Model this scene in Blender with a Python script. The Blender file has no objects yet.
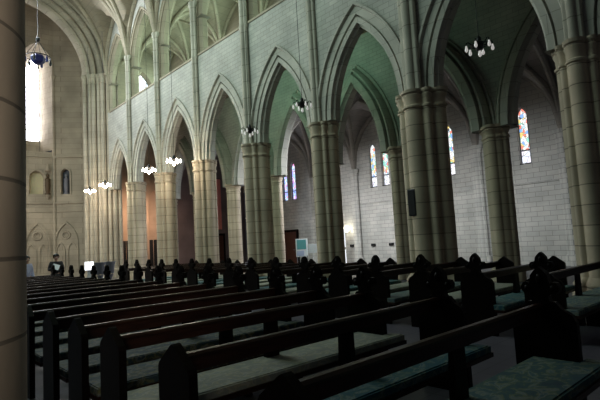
import bpy, bmesh, math, random
from mathutils import Vector, Matrix
random.seed(7)
PI = math.pi
S = bpy.context.scene
COL = S.collection

# ------------------------------------------------------------------ helpers
class MB:
    """collects faces for ONE mesh object"""
    def __init__(self): self.v = []; self.f = []
    def add(self, vs, fs):
        n = len(self.v); self.v += [tuple(p) for p in vs]; self.f += [tuple(i + n for i in f) for f in fs]
        return self
    def box(self, x0, x1, y0, y1, z0, z1, b=0.0):
        if b <= 0:
            vs = [(x, y, z) for z in (z0, z1) for y in (y0, y1) for x in (x0, x1)]
            return self.add(vs, [(0, 2, 3, 1), (4, 5, 7, 6), (0, 1, 5, 4), (2, 6, 7, 3), (0, 4, 6, 2), (1, 3, 7, 5)])
        bm = bmesh.new(); bmesh.ops.create_cube(bm, size=1)
        for v in bm.verts: v.co = (x0 + (v.co.x + .5) * (x1 - x0), y0 + (v.co.y + .5) * (y1 - y0), z0 + (v.co.z + .5) * (z1 - z0))
        bmesh.ops.bevel(bm, geom=bm.edges[:], offset=b, segments=2, affect='EDGES', profile=.5)
        return self.bm(bm)
    def bm(self, bm, M=None):
        bm.verts.index_update()
        self.add([(M @ v.co if M else v.co) for v in bm.verts], [[v.index for v in f.verts] for f in bm.faces]); bm.free(); return self
    def prism(self, poly, axis, a0, a1):
        """poly of (p, q) extruded along axis ('x': p=y,q=z; 'y': p=x,q=z; 'z': p=x,q=y)"""
        def pt(p, q, a): return {'x': (a, p, q), 'y': (p, a, q), 'z': (p, q, a)}[axis]
        n = len(poly); vs = [pt(p, q, a0) for p, q in poly] + [pt(p, q, a1) for p, q in poly]
        fs = [tuple(range(n - 1, -1, -1)), tuple(range(n, 2 * n))] + [(i, (i + 1) % n, n + (i + 1) % n, n + i) for i in range(n)]
        return self.add(vs, fs)
    def rings(self, outline, prof, cx=0, cy=0, cap=True):
        """outline = [(x, y)] loop, prof = [(z, scale)]"""
        n = len(outline); vs = []; fs = []
        for z, s in prof: vs += [(cx + x * s, cy + y * s, z) for x, y in outline]
        for k in range(len(prof) - 1):
            for i in range(n):
                j = (i + 1) % n; fs.append((k * n + i, k * n + j, (k + 1) * n + j, (k + 1) * n + i))
        if cap: fs += [tuple(range(n - 1, -1, -1)), tuple(range((len(prof) - 1) * n, len(prof) * n))]
        return self.add(vs, fs)
    def lathe(self, prof, n=20, cx=0, cy=0, cap=True):
        return self.rings([(math.cos(2 * PI * i / n), math.sin(2 * PI * i / n)) for i in range(n)], [(z, r) for r, z in prof], cx, cy, cap)
    def tube(self, pts, r, n=8, close=False):
        pts = [Vector(p) for p in pts]; vs = []; fs = []; N = len(pts)
        up = None
        for i, p in enumerate(pts):
            if close: t = pts[(i + 1) % N] - pts[i - 1]
            else: t = pts[min(i + 1, N - 1)] - pts[max(i - 1, 0)]
            t.normalize()
            if up is None: up = Vector((0, 0, 1)) if abs(t.z) < .9 else Vector((1, 0, 0))
            a = t.cross(up)
            if a.length < 1e-4: a = t.cross(Vector((1, .3, 0)))
            a.normalize(); b = a.cross(t).normalized(); up = b
            rr = r[i] if isinstance(r, (list, tuple)) else r
            vs += [p + a * (rr * math.cos(2 * PI * k / n)) + b * (rr * math.sin(2 * PI * k / n)) for k in range(n)]
        for i in range(N if close else N - 1):
            for k in range(n):
                a0, b0 = i * n, ((i + 1) % N) * n
                fs.append((a0 + k, a0 + (k + 1) % n, b0 + (k + 1) % n, b0 + k))
        if not close: fs += [tuple(range(n - 1, -1, -1)), tuple(range((N - 1) * n, N * n))]
        return self.add(vs, fs)
    def ball(self, c, r, seg=12, sz=(1, 1, 1)):
        bm = bmesh.new(); bmesh.ops.create_uvsphere(bm, u_segments=seg, v_segments=max(6, seg // 2 + 2), radius=r)
        return self.bm(bm, Matrix.Translation(c) @ Matrix.Diagonal((*sz, 1)))
    def xf(self, M):
        self.v = [tuple(M @ Vector(p)) for p in self.v]; return self
    def build(self, name, mat, parent=None, smooth=False, loc=None, fix=True):
        me = bpy.data.meshes.new(name); me.from_pydata(self.v, [], self.f); me.validate()
        if fix:
            bm = bmesh.new(); bm.from_mesh(me); bmesh.ops.recalc_face_normals(bm, faces=bm.faces[:]); bm.to_mesh(me); bm.free()
        me.materials.append(mat)
        if smooth:
            for p in me.polygons: p.use_smooth = True
            try: me.set_sharp_from_angle(angle=math.radians(40))
            except Exception: pass
        o = bpy.data.objects.new(name, me); COL.objects.link(o)
        if parent: o.parent = parent
        if loc: o.location = loc
        return o

def empty(name, loc, label, cat, group=None, rz=0):
    o = bpy.data.objects.new(name, None); COL.objects.link(o); o.location = loc; o.rotation_euler = (0, 0, rz); o.empty_display_size = .2
    return tag(o, label, cat, group)
def tag(o, label=None, cat=None, group=None, kind=None):
    if label: o['label'] = label
    if cat: o['category'] = cat
    if group: o['group'] = group
    if kind: o['kind'] = kind
    return o
def struct(o, label=None, cat=None): return tag(o, label, cat, None, 'structure')
def copy_tree(o, parent=None):
    c = o.copy(); COL.objects.link(c)
    if parent: c.parent = parent
    for ch in list(o.children): copy_tree(ch, c)
    return c

# ------------------------------------------------------------------ materials
def mat(name): 
    m = bpy.data.materials.new(name); m.use_nodes = True
    nt = m.node_tree; b = nt.nodes['Principled BSDF']; return m, nt, b
def N(nt, t, **kw):
    n = nt.nodes.new(t)
    for k, v in kw.items():
        if k in n.inputs: n.inputs[k].default_value = v
        else: setattr(n, k, v)
    return n
def plain(name, col, rough=.6, metal=0, emis=None, es=0):
    m, nt, b = mat(name)
    b.inputs['Base Color'].default_value = (*col, 1); b.inputs['Roughness'].default_value = rough; b.inputs['Metallic'].default_value = metal
    nz = N(nt, 'ShaderNodeTexNoise', Scale=9.0, Detail=3.0)
    mx = N(nt, 'ShaderNodeMixRGB', blend_type='MULTIPLY'); mx.inputs['Fac'].default_value = .25
    mx.inputs['Color1'].default_value = (*col, 1); nt.links.new(nz.outputs['Color'], mx.inputs['Color2']); 
    nt.links.new(mx.outputs['Color'], b.inputs['Base Color'])
    if emis: b.inputs['Emission Color'].default_value = (*emis, 1); b.inputs['Emission Strength'].default_value = es
    return m
def stone(name, c1, c2, mortar, bw, bh, ms=.012, bump=.25):
    m, nt, b = mat(name); L = nt.links.new
    g = N(nt, 'ShaderNodeNewGeometry'); sp = N(nt, 'ShaderNodeSeparateXYZ'); L(g.outputs['Position'], sp.inputs[0])
    ad = N(nt, 'ShaderNodeMath', operation='ADD'); L(sp.outputs['X'], ad.inputs[0]); L(sp.outputs['Y'], ad.inputs[1])
    cb = N(nt, 'ShaderNodeCombineXYZ'); L(ad.outputs[0], cb.inputs[0]); L(sp.outputs['Z'], cb.inputs[1])
    br = N(nt, 'ShaderNodeTexBrick', offset=.5); L(cb.outputs[0], br.inputs['Vector'])
    br.inputs['Color1'].default_value = (*c1, 1); br.inputs['Color2'].default_value = (*c2, 1); br.inputs['Mortar'].default_value = (*mortar, 1)
    br.inputs['Scale'].default_value = 1; br.inputs['Mortar Size'].default_value = ms; br.inputs['Mortar Smooth'].default_value = .3
    br.inputs['Brick Width'].default_value = bw; br.inputs['Row Height'].default_value = bh
    nz = N(nt, 'ShaderNodeTexNoise', Scale=.9, Detail=5.0); L(g.outputs['Position'], nz.inputs['Vector'])
    rp = N(nt, 'ShaderNodeValToRGB'); rp.color_ramp.elements[0].position = .3; rp.color_ramp.elements[1].position = .75
    rp.color_ramp.elements[0].color = (.72, .71, .68, 1); rp.color_ramp.elements[1].color = (1.08, 1.06, 1.02, 1); L(nz.outputs['Fac'], rp.inputs[0])
    mx = N(nt, 'ShaderNodeMixRGB', blend_type='MULTIPLY'); mx.inputs[0].default_value = 1; L(br.outputs['Color'], mx.inputs[1]); L(rp.outputs[0], mx.inputs[2])
    L(mx.outputs[0], b.inputs['Base Color']); b.inputs['Roughness'].default_value = .88; b.inputs['Specular IOR Level'].default_value = .2
    n2 = N(nt, 'ShaderNodeTexNoise', Scale=14.0, Detail=4.0); L(g.outputs['Position'], n2.inputs['Vector'])
    a2 = N(nt, 'ShaderNodeMath', operation='MULTIPLY_ADD'); L(n2.outputs['Fac'], a2.inputs[0]); a2.inputs[1].default_value = .35; L(br.outputs['Fac'], a2.inputs[2])
    iv = N(nt, 'ShaderNodeMath', operation='SUBTRACT'); iv.inputs[0].default_value = 1; L(a2.outputs[0], iv.inputs[1])
    bp = N(nt, 'ShaderNodeBump', Strength=bump, Distance=.02); L(iv.outputs[0], bp.inputs['Height']); L(bp.outputs[0], b.inputs['Normal'])
    return m
def wood(name, c1, c2, rough=.32, spec=.25):
    m, nt, b = mat(name); L = nt.links.new
    tc = N(nt, 'ShaderNodeTexCoord'); mp = N(nt, 'ShaderNodeMapping'); mp.inputs['Scale'].default_value = (1.2, 9, 9); L(tc.outputs['Object'], mp.inputs[0])
    nz = N(nt, 'ShaderNodeTexNoise', Scale=3.0, Detail=6.0, Distortion=.6); L(mp.outputs[0], nz.inputs['Vector'])
    rp = N(nt, 'ShaderNodeValToRGB'); rp.color_ramp.elements[0].color = (*c1, 1); rp.color_ramp.elements[1].color = (*c2, 1); rp.color_ramp.elements[0].position = .3; rp.color_ramp.elements[1].position = .7
    L(nz.outputs['Fac'], rp.inputs[0]); L(rp.outputs[0], b.inputs['Base Color']); b.inputs['Roughness'].default_value = rough
    b.inputs['Specular IOR Level'].default_value = spec
    return m
def glass_lit(name, cols, strength, sc=(7, 7, 5), white=.5):
    m, nt, b = mat(name); L = nt.links.new
    g = N(nt, 'ShaderNodeNewGeometry'); mp = N(nt, 'ShaderNodeMapping'); mp.inputs['Scale'].default_value = sc; L(g.outputs['Position'], mp.inputs[0])
    vo = N(nt, 'ShaderNodeTexVoronoi', Scale=1.0); L(mp.outputs[0], vo.inputs['Vector'])
    sp = N(nt, 'ShaderNodeSeparateColor'); L(vo.outputs['Color'], sp.inputs[0])
    rp = N(nt, 'ShaderNodeValToRGB'); rp.color_ramp.interpolation = 'CONSTANT'
    els = rp.color_ramp.elements
    while len(els) < len(cols): els.new(.5)
    for i, c in enumerate(cols): els[i].position = i / len(cols); els[i].color = (*c, 1)
    L(sp.outputs[0], rp.inputs[0])
    ed = N(nt, 'ShaderNodeTexVoronoi', Scale=1.0, feature='DISTANCE_TO_EDGE'); L(mp.outputs[0], ed.inputs['Vector'])
    lt = N(nt, 'ShaderNodeMath', operation='GREATER_THAN'); lt.inputs[1].default_value = .03; L(ed.outputs['Distance'], lt.inputs[0])
    mm = N(nt, 'ShaderNodeMath', operation='MULTIPLY_ADD'); mm.inputs[1].default_value = strength * .9; mm.inputs[2].default_value = strength * .1; L(lt.outputs[0], mm.inputs[0])
    b.inputs['Base Color'].default_value = (.05, .05, .06, 1); b.inputs['Roughness'].default_value = .2
    L(rp.outputs[0], b.inputs['Emission Color']); L(mm.outputs[0], b.inputs['Emission Strength'])
    return m

M = {}
M['wall'] = stone('nave_ashlar', (.50, .49, .45), (.43, .425, .395), (.31, .305, .285), .36, .15, .009)
M['pier'] = stone('pier_stone', (.51, .43, .33), (.45, .38, .295), (.22, .19, .15), 60, .385, .012)
M['shaft'] = stone('shaft_stone', (.47, .445, .38), (.42, .40, .345), (.23, .22, .19), 60, .62, .012)
M['arch'] = stone('arch_stone', (.50, .48, .43), (.43, .42, .38), (.30, .29, .26), .9, .42, .01)
M['outer'] = stone('aisle_ashlar', (.56, .55, .53), (.48, .48, .47), (.30, .30, .295), .50, .20, .011)
M['apse'] = stone('apse_stone', (.49, .43, .35), (.43, .38, .31), (.33, .29, .24), .8, .36, .01)
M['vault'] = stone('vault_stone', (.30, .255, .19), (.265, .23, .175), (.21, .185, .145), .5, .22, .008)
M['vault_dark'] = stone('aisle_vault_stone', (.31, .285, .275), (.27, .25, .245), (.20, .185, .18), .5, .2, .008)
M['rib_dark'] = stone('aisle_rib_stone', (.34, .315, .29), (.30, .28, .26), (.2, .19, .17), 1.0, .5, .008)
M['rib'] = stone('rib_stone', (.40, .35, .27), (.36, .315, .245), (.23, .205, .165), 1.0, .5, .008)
M['pink'] = stone('warm_plaster', (.50, .37, .29), (.46, .34, .27), (.40, .30, .24), 1.6, .8, .005)
M['plum'] = stone('plum_plaster', (.20, .15, .15), (.17, .13, .135), (.14, .11, .11), 1.6, .8, .005)
M['floor'] = None
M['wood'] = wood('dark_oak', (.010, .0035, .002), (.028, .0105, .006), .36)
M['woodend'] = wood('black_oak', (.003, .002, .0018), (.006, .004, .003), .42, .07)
M['door'] = wood('red_brown_door', (.045, .014, .008), (.08, .026, .014), .5)
M['iron'] = plain('black_iron', (.008, .008, .009), .45, .4)
M['bluemetal'] = plain('dark_blue_metal', (.012, .014, .10), .4, .3)
M['bulb_on'] = plain('lit_lamp', (.9, .85, .75), .3, 0, (1, .86, .66), 60)
M['bulb_dim'] = plain('white_glass_lamp', (.85, .85, .85), .2, 0, (1, .95, .9), .35)
M['skin'] = plain('skin', (.45, .27, .19), .5)
M['hair'] = plain('dark_hair', (.012, .009, .008), .5)
M['coat'] = plain('dark_coat', (.018, .016, .018), .8)
M['trousers'] = plain('dark_trousers', (.012, .012, .014), .8)
M['paleblue'] = plain('pale_blue_cloth', (.45, .52, .72), .8)
M['paper'] = plain('white_paper', (.85, .87, .9), .7)
M['white'] = plain('white_paint', (.75, .75, .75), .5)
M['screenlit'] = plain('lit_white_panel', (.8, .8, .8), .5, 0, (.93, .96, 1), 2.4)
M['uplight'] = plain('lit_wall_lamp', (.9, .9, .8), .5, 0, (1, .93, .72), 9)
M['striplit'] = plain('lit_strip', (.9, .9, .9), .5, 0, (.88, .93, 1), 2.0)
M['grey'] = plain('grey_metal', (.20, .20, .23), .45, .2)
M['black'] = plain('black_cloth', (.006, .006, .007), .9)
M['speaker'] = plain('dark_slate_speaker', (.022, .022, .032), .55)
M['lead'] = plain('lead_bars', (.05, .06, .09), .6)
def floor_mat():
    m, nt, b = mat('floor_tiles'); L = nt.links.new
    g = N(nt, 'ShaderNodeNewGeometry'); ck = N(nt, 'ShaderNodeTexBrick', offset=0.0); L(g.outputs['Position'], ck.inputs['Vector'])
    ck.inputs['Scale'].default_value = 1; ck.inputs['Brick Width'].default_value = .45; ck.inputs['Row Height'].default_value = .45; ck.inputs['Mortar Size'].default_value = .006
    ck.inputs['Color1'].default_value = (.085, .08, .095, 1); ck.inputs['Color2'].default_value = (.065, .06, .075, 1); ck.inputs['Mortar'].default_value = (.03, .03, .035, 1)
    L(ck.outputs['Color'], b.inputs['Base Color']); b.inputs['Roughness'].default_value = .45
    return m
M['floor'] = floor_mat()
def cushion_mat():
    m, nt, b = mat('embroidered_cushion'); L = nt.links.new
    tc = N(nt, 'ShaderNodeTexCoord'); oi = N(nt, 'ShaderNodeObjectInfo')
    mp = N(nt, 'ShaderNodeMapping'); mp.inputs['Scale'].default_value = (1, 1.3, 1); L(tc.outputs['Object'], mp.inputs[0])
    cx = N(nt, 'ShaderNodeCombineXYZ'); ml = N(nt, 'ShaderNodeMath', operation='MULTIPLY'); ml.inputs[1].default_value = 37; L(oi.outputs['Random'], ml.inputs[0]); L(ml.outputs[0], cx.inputs[0]); L(cx.outputs[0], mp.inputs['Location'])
    n1 = N(nt, 'ShaderNodeTexNoise', Scale=6.0, Detail=3.0, Distortion=1.6); L(mp.outputs[0], n1.inputs['Vector'])
    r1 = N(nt, 'ShaderNodeValToRGB'); e = r1.color_ramp.elements
    for _ in range(4): e.new(.5)
    for i, (p, c) in enumerate([(.30, (.01, .02, .06)), (.42, (.015, .07, .08)), (.49, (.04, .08, .05)), (.53, (.20, .20, .06)), (.58, (.26, .28, .24)), (.64, (.02, .08, .10))]): e[i].position = p; e[i].color = (*c, 1)
    L(n1.outputs['Fac'], r1.inputs[0])
    mx = N(nt, 'ShaderNodeMixRGB'); mx.inputs[0].default_value = .4; L(oi.outputs['Color'], mx.inputs[1]); L(r1.outputs[0], mx.inputs[2])
    L(mx.outputs[0], b.inputs['Base Color']); b.inputs['Roughness'].default_value = .85
    return m
M['cushion'] = cushion_mat()
SG = [(1, .95, .9), (.28, .52, 1), (1, .30, .22), (.95, 1, 1), (.95, .75, .25), (.35, .85, .7), (1, 1, 1), (.6, .85, 1)]
M['stained'] = glass_lit('stained_glass', SG, 1.15, (10, 10, 7))
M['stained_purple'] = glass_lit('purple_stained_glass', [(.55, .35, 1), (.35, .5, 1), (1, .35, .7), (.9, .8, 1), (.8, .6, 1), (.45, .75, 1)], 1.5, (9, 9, 5))
M['panel_glass'] = glass_lit('pale_panel_glass', [(.95, .95, 1), (.85, .9, 1), (1, 1, 1), (.9, .85, .95)], 1.2, (5, 5, 4))
M['apse_glass'] = glass_lit('apse_glass', [(1, .98, 1), (.9, .93, 1), (1, 1, 1), (.93, .9, 1)], 15.0, (3, 3, 2))
M['gal_glass'] = glass_lit('pale_green_glass', [(.88, 1, .93), (.8, 1, .9), (1, 1, .95), (.85, .97, 1)], 2.0, (3, 3, 2))
M['poster'] = plain('teal_poster', (.10, .35, .36), .6)

# ------------------------------------------------------------------ pointed arch geometry
def arc(a, rise, o=0.0, n=14):
    """points (s, dz) of a two-centred arch offset outward by o: left springer -> apex -> right springer"""
    R = (a * a + rise * rise) / (2 * a); c = R - a; r = R + o
    th = math.acos(max(-1, min(1, c / r))) if r > 0 else 0
    left = [(c - r * math.cos(th * i / n), r * math.sin(th * i / n)) for i in range(n + 1)]
    return left + [(-s, z) for s, z in reversed(left[:-1])]
class Frame:
    """plane frame: origin point, direction of s (along wall), direction of d (into the wall)"""
    def __init__(self, o, s, d): self.o = Vector(o); self.s = Vector(s).normalized(); self.d = Vector(d).normalized()
    def p(self, s, d, z): q = self.o + self.s * s + self.d * d; return (q.x, q.y, z)
def sweep(mb, F, s0, zs, a, rise, prof, z_jamb=None, n=14):
    """sweep profile [(o, d)] along the arch (and straight down the jambs to z_jamb)"""
    grid = []
    for o, d in prof:
        pts = [(s0 + s, zs + z) for s, z in arc(a, rise, o, n)]
        if z_jamb is not None: pts = [(pts[0][0], z_jamb)] + pts + [(pts[-1][0], z_jamb)]
        grid.append([F.p(s, d, z) for s, z in pts])
    m = len(grid[0]); vs = [p for row in grid for p in row]; fs = []
    for k in range(len(prof) - 1):
        for i in range(m - 1): fs.append((k * m + i, k * m + i + 1, (k + 1) * m + i + 1, (k + 1) * m + i))
    mb.add(vs, fs)
def spandrel(mb, F, sl, sr, s0, zs, a, rise, o, d, ztop, z_jamb=None, n=14):
    """flat wall face around the arch line (offset o) between sl..sr, from zs (or z_jamb) up to ztop"""
    pts = [(s0 + s, zs + z) for s, z in arc(a, rise, o, n)]
    for (s1, z1), (s2, z2) in zip(pts[:-1], pts[1:]):
        mb.add([F.p(s1, d, z1), F.p(s2, d, z2), F.p(s2, d, ztop), F.p(s1, d, ztop)], [(0, 1, 2, 3)])
    zb = zs if z_jamb is None else z_jamb
    mb.add([F.p(sl, d, zb), F.p(pts[0][0], d, zb), F.p(pts[0][0], d, zs), F.p(pts[0][0], d, ztop), F.p(sl, d, ztop)], [(0, 1, 2, 3, 4)])
    mb.add([F.p(sr, d, zb), F.p(pts[-1][0], d, zb), F.p(pts[-1][0], d, zs), F.p(pts[-1][0], d, ztop), F.p(sr, d, ztop)], [(0, 1, 2, 3, 4)])
def quad(mb, F, s0, s1, z0, z1, d): mb.add([F.p(s0, d, z0), F.p(s1, d, z0), F.p(s1, d, z1), F.p(s0, d, z1)], [(0, 1, 2, 3)])

# ------------------------------------------------------------------ layout numbers
CX = 5.5                         # nave axis
XW = 10.1                        # nave face of the right arcade
T = .55                          # its thickness
PY = [-0.8, 2.88, 6.58, 10.12, 13.65, 17.3, 20.95, 24.4]     # pier centres along the nave
YC = 27.6                        # chancel pier
ZC = 5.12; ZG = 9.7              # springing of arcade, gallery floor
A0, RISE = 1.3, 2.72
X2, T2, Z2 = 13.85, .8, 4.65      # inner side arcade
X3 = 20.0                        # outer wall
ZV = 12.0

# floor
fl = MB(); fl.box(-3, 22, -7, 37, -.2, 0); struct(fl.build('floor', M['floor']))

# ------------------------------------------------------------------ main arcade wall with arches
ORD = ['nearest', 'second', 'third', 'fourth', 'fifth', 'sixth', 'seventh', 'eighth', 'ninth', 'tenth', 'eleventh', 'twelfth', 'thirteenth',
       'fourteenth', 'fifteenth', 'sixteenth', 'seventeenth', 'eighteenth', 'nineteenth']
HOOD = [(.56, 0), (.56, -.07), (.50, -.07), (.47, -.01), (.47, .01)]
ORD1 = [(.47, .01), (.27, .012), (.262, .12), (.222, .12), (.215, .03), (.18, .035)]
ORD2 = [(.18, .035), (.07, .04), (.055, .14), (.0, .17), (0, .38), (.05, .42), (.14, .43), (.17, .48), (.3, .5), (.34, .55), (.5, .55)]
def arcade(F, T, ys, zs, a, rise, hood, o1, o2, ztop, wallmat, archmat, wname, alabel, zj=None, backo=.5, m_=.62, fd=0.0):
    """ys: pier positions in s; wall + one arch thing per bay"""
    w = MB(); scale = {}
    for i in range(len(ys) - 1):
        s0 = (ys[i] + ys[i + 1]) / 2; half = (ys[i + 1] - ys[i]) / 2
        aa = min(a, half - m_)
        rr = rise * aa / a if aa < a else rise
        spandrel(w, F, ys[i], ys[i + 1], s0, zs, aa, rr, min(hood[0][0], half - aa), fd, ztop, zj)
        spandrel(w, F, ys[i], ys[i + 1], s0, zs, aa, rr, backo, T, ztop, zj)
        q = F.p(s0, 0, zs)
        e = empty('arcade_arch', q, *alabel(i))
        inv = Matrix.Translation(q).inverted()
        hm = [(min(o, half - aa), d) for o, d in hood]
        for nm, pr in (('hood_mould', hm), ('outer_order', o1), ('inner_order', o2)):
            if not pr: continue
            m = MB(); sweep(m, F, s0, zs, aa, rr, pr, zj); m.xf(inv); m.build(nm, archmat, e, smooth=True, fix=False)
    for s in (ys[0], ys[-1]):
        w.add([F.p(s, fd, zs), F.p(s, T, zs), F.p(s, T, ztop), F.p(s, fd, ztop)], [(0, 1, 2, 3)])
    # underside between arches, and top
    for i, s in enumerate(ys):
        w.add([F.p(s - .6, 0, zs), F.p(s + .6, 0, zs), F.p(s + .6, T, zs), F.p(s - .6, T, zs)], [(0, 1, 2, 3)])
    w.add([F.p(ys[0], fd, ztop), F.p(ys[-1], fd, ztop), F.p(ys[-1], T, ztop), F.p(ys[0], T, ztop)], [(0, 1, 2, 3)])
    struct(w.build(wname, wallmat, fix=False))
FR = Frame((XW, 0, 0), (0, 1, 0), (1, 0, 0))
BAYS = ['just in front of the camera', 'beside the nearest big pier', 'between the two nearest tall piers', 'between the second and third piers back',
        'between the third and fourth piers back', 'between the fourth and fifth piers back', 'between the fifth and sixth piers back', 'next to the chancel arch']
arcade(FR, T, PY + [YC], ZC, A0, RISE, HOOD, ORD1, ORD2, ZG, M['wall'], M['arch'], 'wall_right',
       lambda i: (f'moulded pointed stone arch of the main nave arcade, {BAYS[i]}', 'arch', 'main nave arcade arches'), m_=.59)
# ledge on top of the wall
lg = MB(); lg.box(XW - .035, XW + .1, PY[0], YC - .3, ZG - .07, ZG + .01); struct(lg.build('trim_1', M['rib']))

# gallery storey above
GH = [(.30, 0), (.30, -.05), (.25, -.05), (.23, .0)]
G1 = [(.23, 0), (.16, .02), (.15, .1), (.12, .1), (.10, .06)]
G2 = [(.10, .06), (.06, .12), (.04, .15), (0, .18), (0, .40), (.05, .44), (.15, .5)]
arcade(FR, .5, PY + [YC], 11.35, 1.46, 2.55, GH, G1, G2, 16.9, M['wall'], M['rib'], 'wall_upper_right',
       lambda i: (f'pointed upper gallery opening, {BAYS[i]}', 'gallery arch', 'upper gallery arches'), zj=ZG, backo=.15, m_=.27)

# ------------------------------------------------------------------ piers
def union_outline(circles, n=112):
    out = []
    for i in range(n):
        t = 2 * PI * i / n; r = 0
        for cx, cy, rho in circles:
            d = math.hypot(cx, cy); ph = math.atan2(cy, cx); sd = d * math.sin(t - ph)
            if abs(sd) <= rho:
                q = d * math.cos(t - ph) + math.sqrt(rho * rho - sd * sd)
                r = max(r, q)
        out.append((r * math.cos(t), r * math.sin(t)))
    return out
core = [(0, 0, .39)] + [(.32 * math.cos(t), .32 * math.sin(t), .19) for t in (0, PI / 2, PI, 3 * PI / 2)] + \
       [(.39 * math.cos(t), .39 * math.sin(t), .075) for t in (PI / 4, 3 * PI / 4, 5 * PI / 4, 7 * PI / 4)]
OUT = union_outline(core)
SH = union_outline([(0, 0, .115), (.03, .15, .07), (.03, -.15, .07), (.1, 0, .15)], 64)
PIERLAB = ['in front of the camera beyond the right edge', 'at the right edge of the photo', 'carrying the dark wall speaker', 'with the glowing wall lamp just past it',
           'fourth along the nave from the right edge', 'fifth along the nave from the right edge', 'sixth along the nave from the right edge', 'seventh along the nave, last before the chancel pier']
def make_pier(label):
    e = empty('stone_pier', (XW + .24, PY[0], 0), label, 'pier', 'main nave piers')
    b = MB(); b.rings(OUT, [(0, 1.28), (.32, 1.28), (.36, 1.2), (.42, 1.22), (.48, 1.14), (.56, 1.02)]); b.build('base', M['pier'], e, smooth=True)
    s = MB(); s.rings(OUT, [(.5, 1), (4.8, 1)]); s.build('column', M['pier'], e, smooth=True)
    c = MB(); c.rings(OUT, [(4.66, 1.0), (4.68, 1.07), (4.72, 1.08), (4.75, 1.0), (4.9, 1.02), (4.97, 1.09), (5.0, 1.09), (5.02, 1.05), (5.05, 1.13), (5.12, 1.14), (5.13, 1.0)]); c.build('capital', M['pier'], e, smooth=True)
    v = MB(); v.rings([(x * .88, y * .88) for x, y in SH], [(0, 1.4), (.5, 1.4), (.56, 1), (4.7, 1), (4.71, 1.12), (4.76, 1.12), (4.77, 1), (9.5, 1), (9.52, 1.15), (9.66, 1.15), (9.68, 1), (11.6, 1), (11.62, 1.15), (11.66, 1.0), (11.85, 1.1), (11.95, 1.5), (12.05, 1.5)], cx=-.33)
    v.build('vault_shaft', M['shaft'], e, smooth=True)
    return e
p0 = make_pier('fluted stone nave pier ' + PIERLAB[0])
for i in range(1, len(PY)):
    p = copy_tree(p0); p.location = (XW + .24, PY[i], 0); k = [1, .92, 1.28, .92, 1.05, 1.0, 1, 1][i]; p.scale = (k if k < 1.1 else 1.12, k, 1); p['label'] = 'fluted stone nave pier ' + PIERLAB[i]
    if i == 1: p['label'] = 'tall fluted stone pier at the far right, its left strip pale blue'
    if i == 2: p['label'] = 'broad tall stone pier with a dark speaker fixed on its face'
# near pillar beside the camera on the left (and its row)
def round_pillar(y, label):
    e = empty('round_pillar', (.045, y, 0), label, 'pillar')
    MB().lathe([(.72, 0), (.72, .3), (.66, .36), (.68, .42), (.6, .5)], 48).build('base', M['pier'], e, smooth=True)
    MB().lathe([(.575, .48), (.575, 5.0)], 48).build('shaft', M['pier'], e, smooth=True)
    MB().lathe([(.575, 5.0), (.64, 5.04), (.64, 5.1), (.6, 5.14), (.75, 5.3), (.75, 5.42)], 48).build('capital', M['pier'], e, smooth=True)
round_pillar(3.0, 'smooth round stone pillar filling the left edge, nearest of all')

# ------------------------------------------------------------------ inner side arcade (between the two right-hand aisles)
F2 = Frame((X2, 0, 0), (0, 1, 0), (1, 0, 0))
H2 = [(.72, .45), (.72, .37), (.65, .37), (.63, .45)]
I1 = [(.63, .45), (.58, .45), (.56, .22), (.50, .10), (.44, .10), (.42, .2)]
I2 = [(.42, .2), (.38, .2), (.35, .02), (.12, 0), (.07, .1), (0, .14), (0, .44), (.1, .5), (.14, .62), (.3, .66), (.34, .8), (.4, .8)]
PY2 = [-.6, 2.95, 6.5, 10.1, 13.72, 17.35, 20.85, 24.4, 28.0]
arcade(F2, T2, PY2, Z2, 1.1, 2.85, H2, I1, I2, 9.62, M['wall'], M['arch'], 'wall_inner_right',
       lambda i: (f'lower pointed arch of the side arcade, bay {i + 1} counted from the right edge', 'arch', 'side arcade arches'), backo=.4, fd=.45)
OUT2 = union_outline([(0, 0, .33)] + [(.255 * math.cos(t), .255 * math.sin(t), .15) for t in (0, PI / 2, PI, 3 * PI / 2)])
q0 = None
SIDE = ['beyond the far right of the photo', 'hidden behind the rightmost tall pier', 'between the two right-hand tall piers', 'just left of the pier with the speaker', 'behind the pier next to the glowing wall lamp',
        'left of the brown door', 'with a bluish lit right edge', 'second from the aisle end wall', 'against the aisle end wall']
for i, y in enumerate(PY2):
    if q0 is None:
        q0 = empty('side_pier', (X2 + .3, y, 0), 'x', 'pier', 'side arcade piers')
        MB().rings(OUT2, [(0, 1.3), (.3, 1.3), (.36, 1.15), (.45, 1.02)]).build('base', M['pier'], q0, smooth=True)
        MB().rings(OUT2, [(.4, 1), (4.4, 1)]).build('column', M['pier'], q0, smooth=True)
        MB().rings(OUT2, [(4.32, 1.0), (4.34, 1.08), (4.39, 1.08), (4.42, 1.0), (4.52, 1.04), (4.58, 1.18), (4.62, 1.12), (4.65, 1.25), (4.73, 1.25), (4.74, 1.0)]).build('capital', M['pier'], q0, smooth=True)
        q = q0
    else: q = copy_tree(q0)
    q.location = (X2 + .3, y, 0); q['label'] = 'shorter stone pier of the side arcade, ' + SIDE[i]
# aisle ceiling slab / gallery floor
s = MB(); s.box(XW + .6, X2 + T2, PY[0], 31, 9.62, 9.72); struct(s.build('ceiling_aisle', M['vault']))

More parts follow.
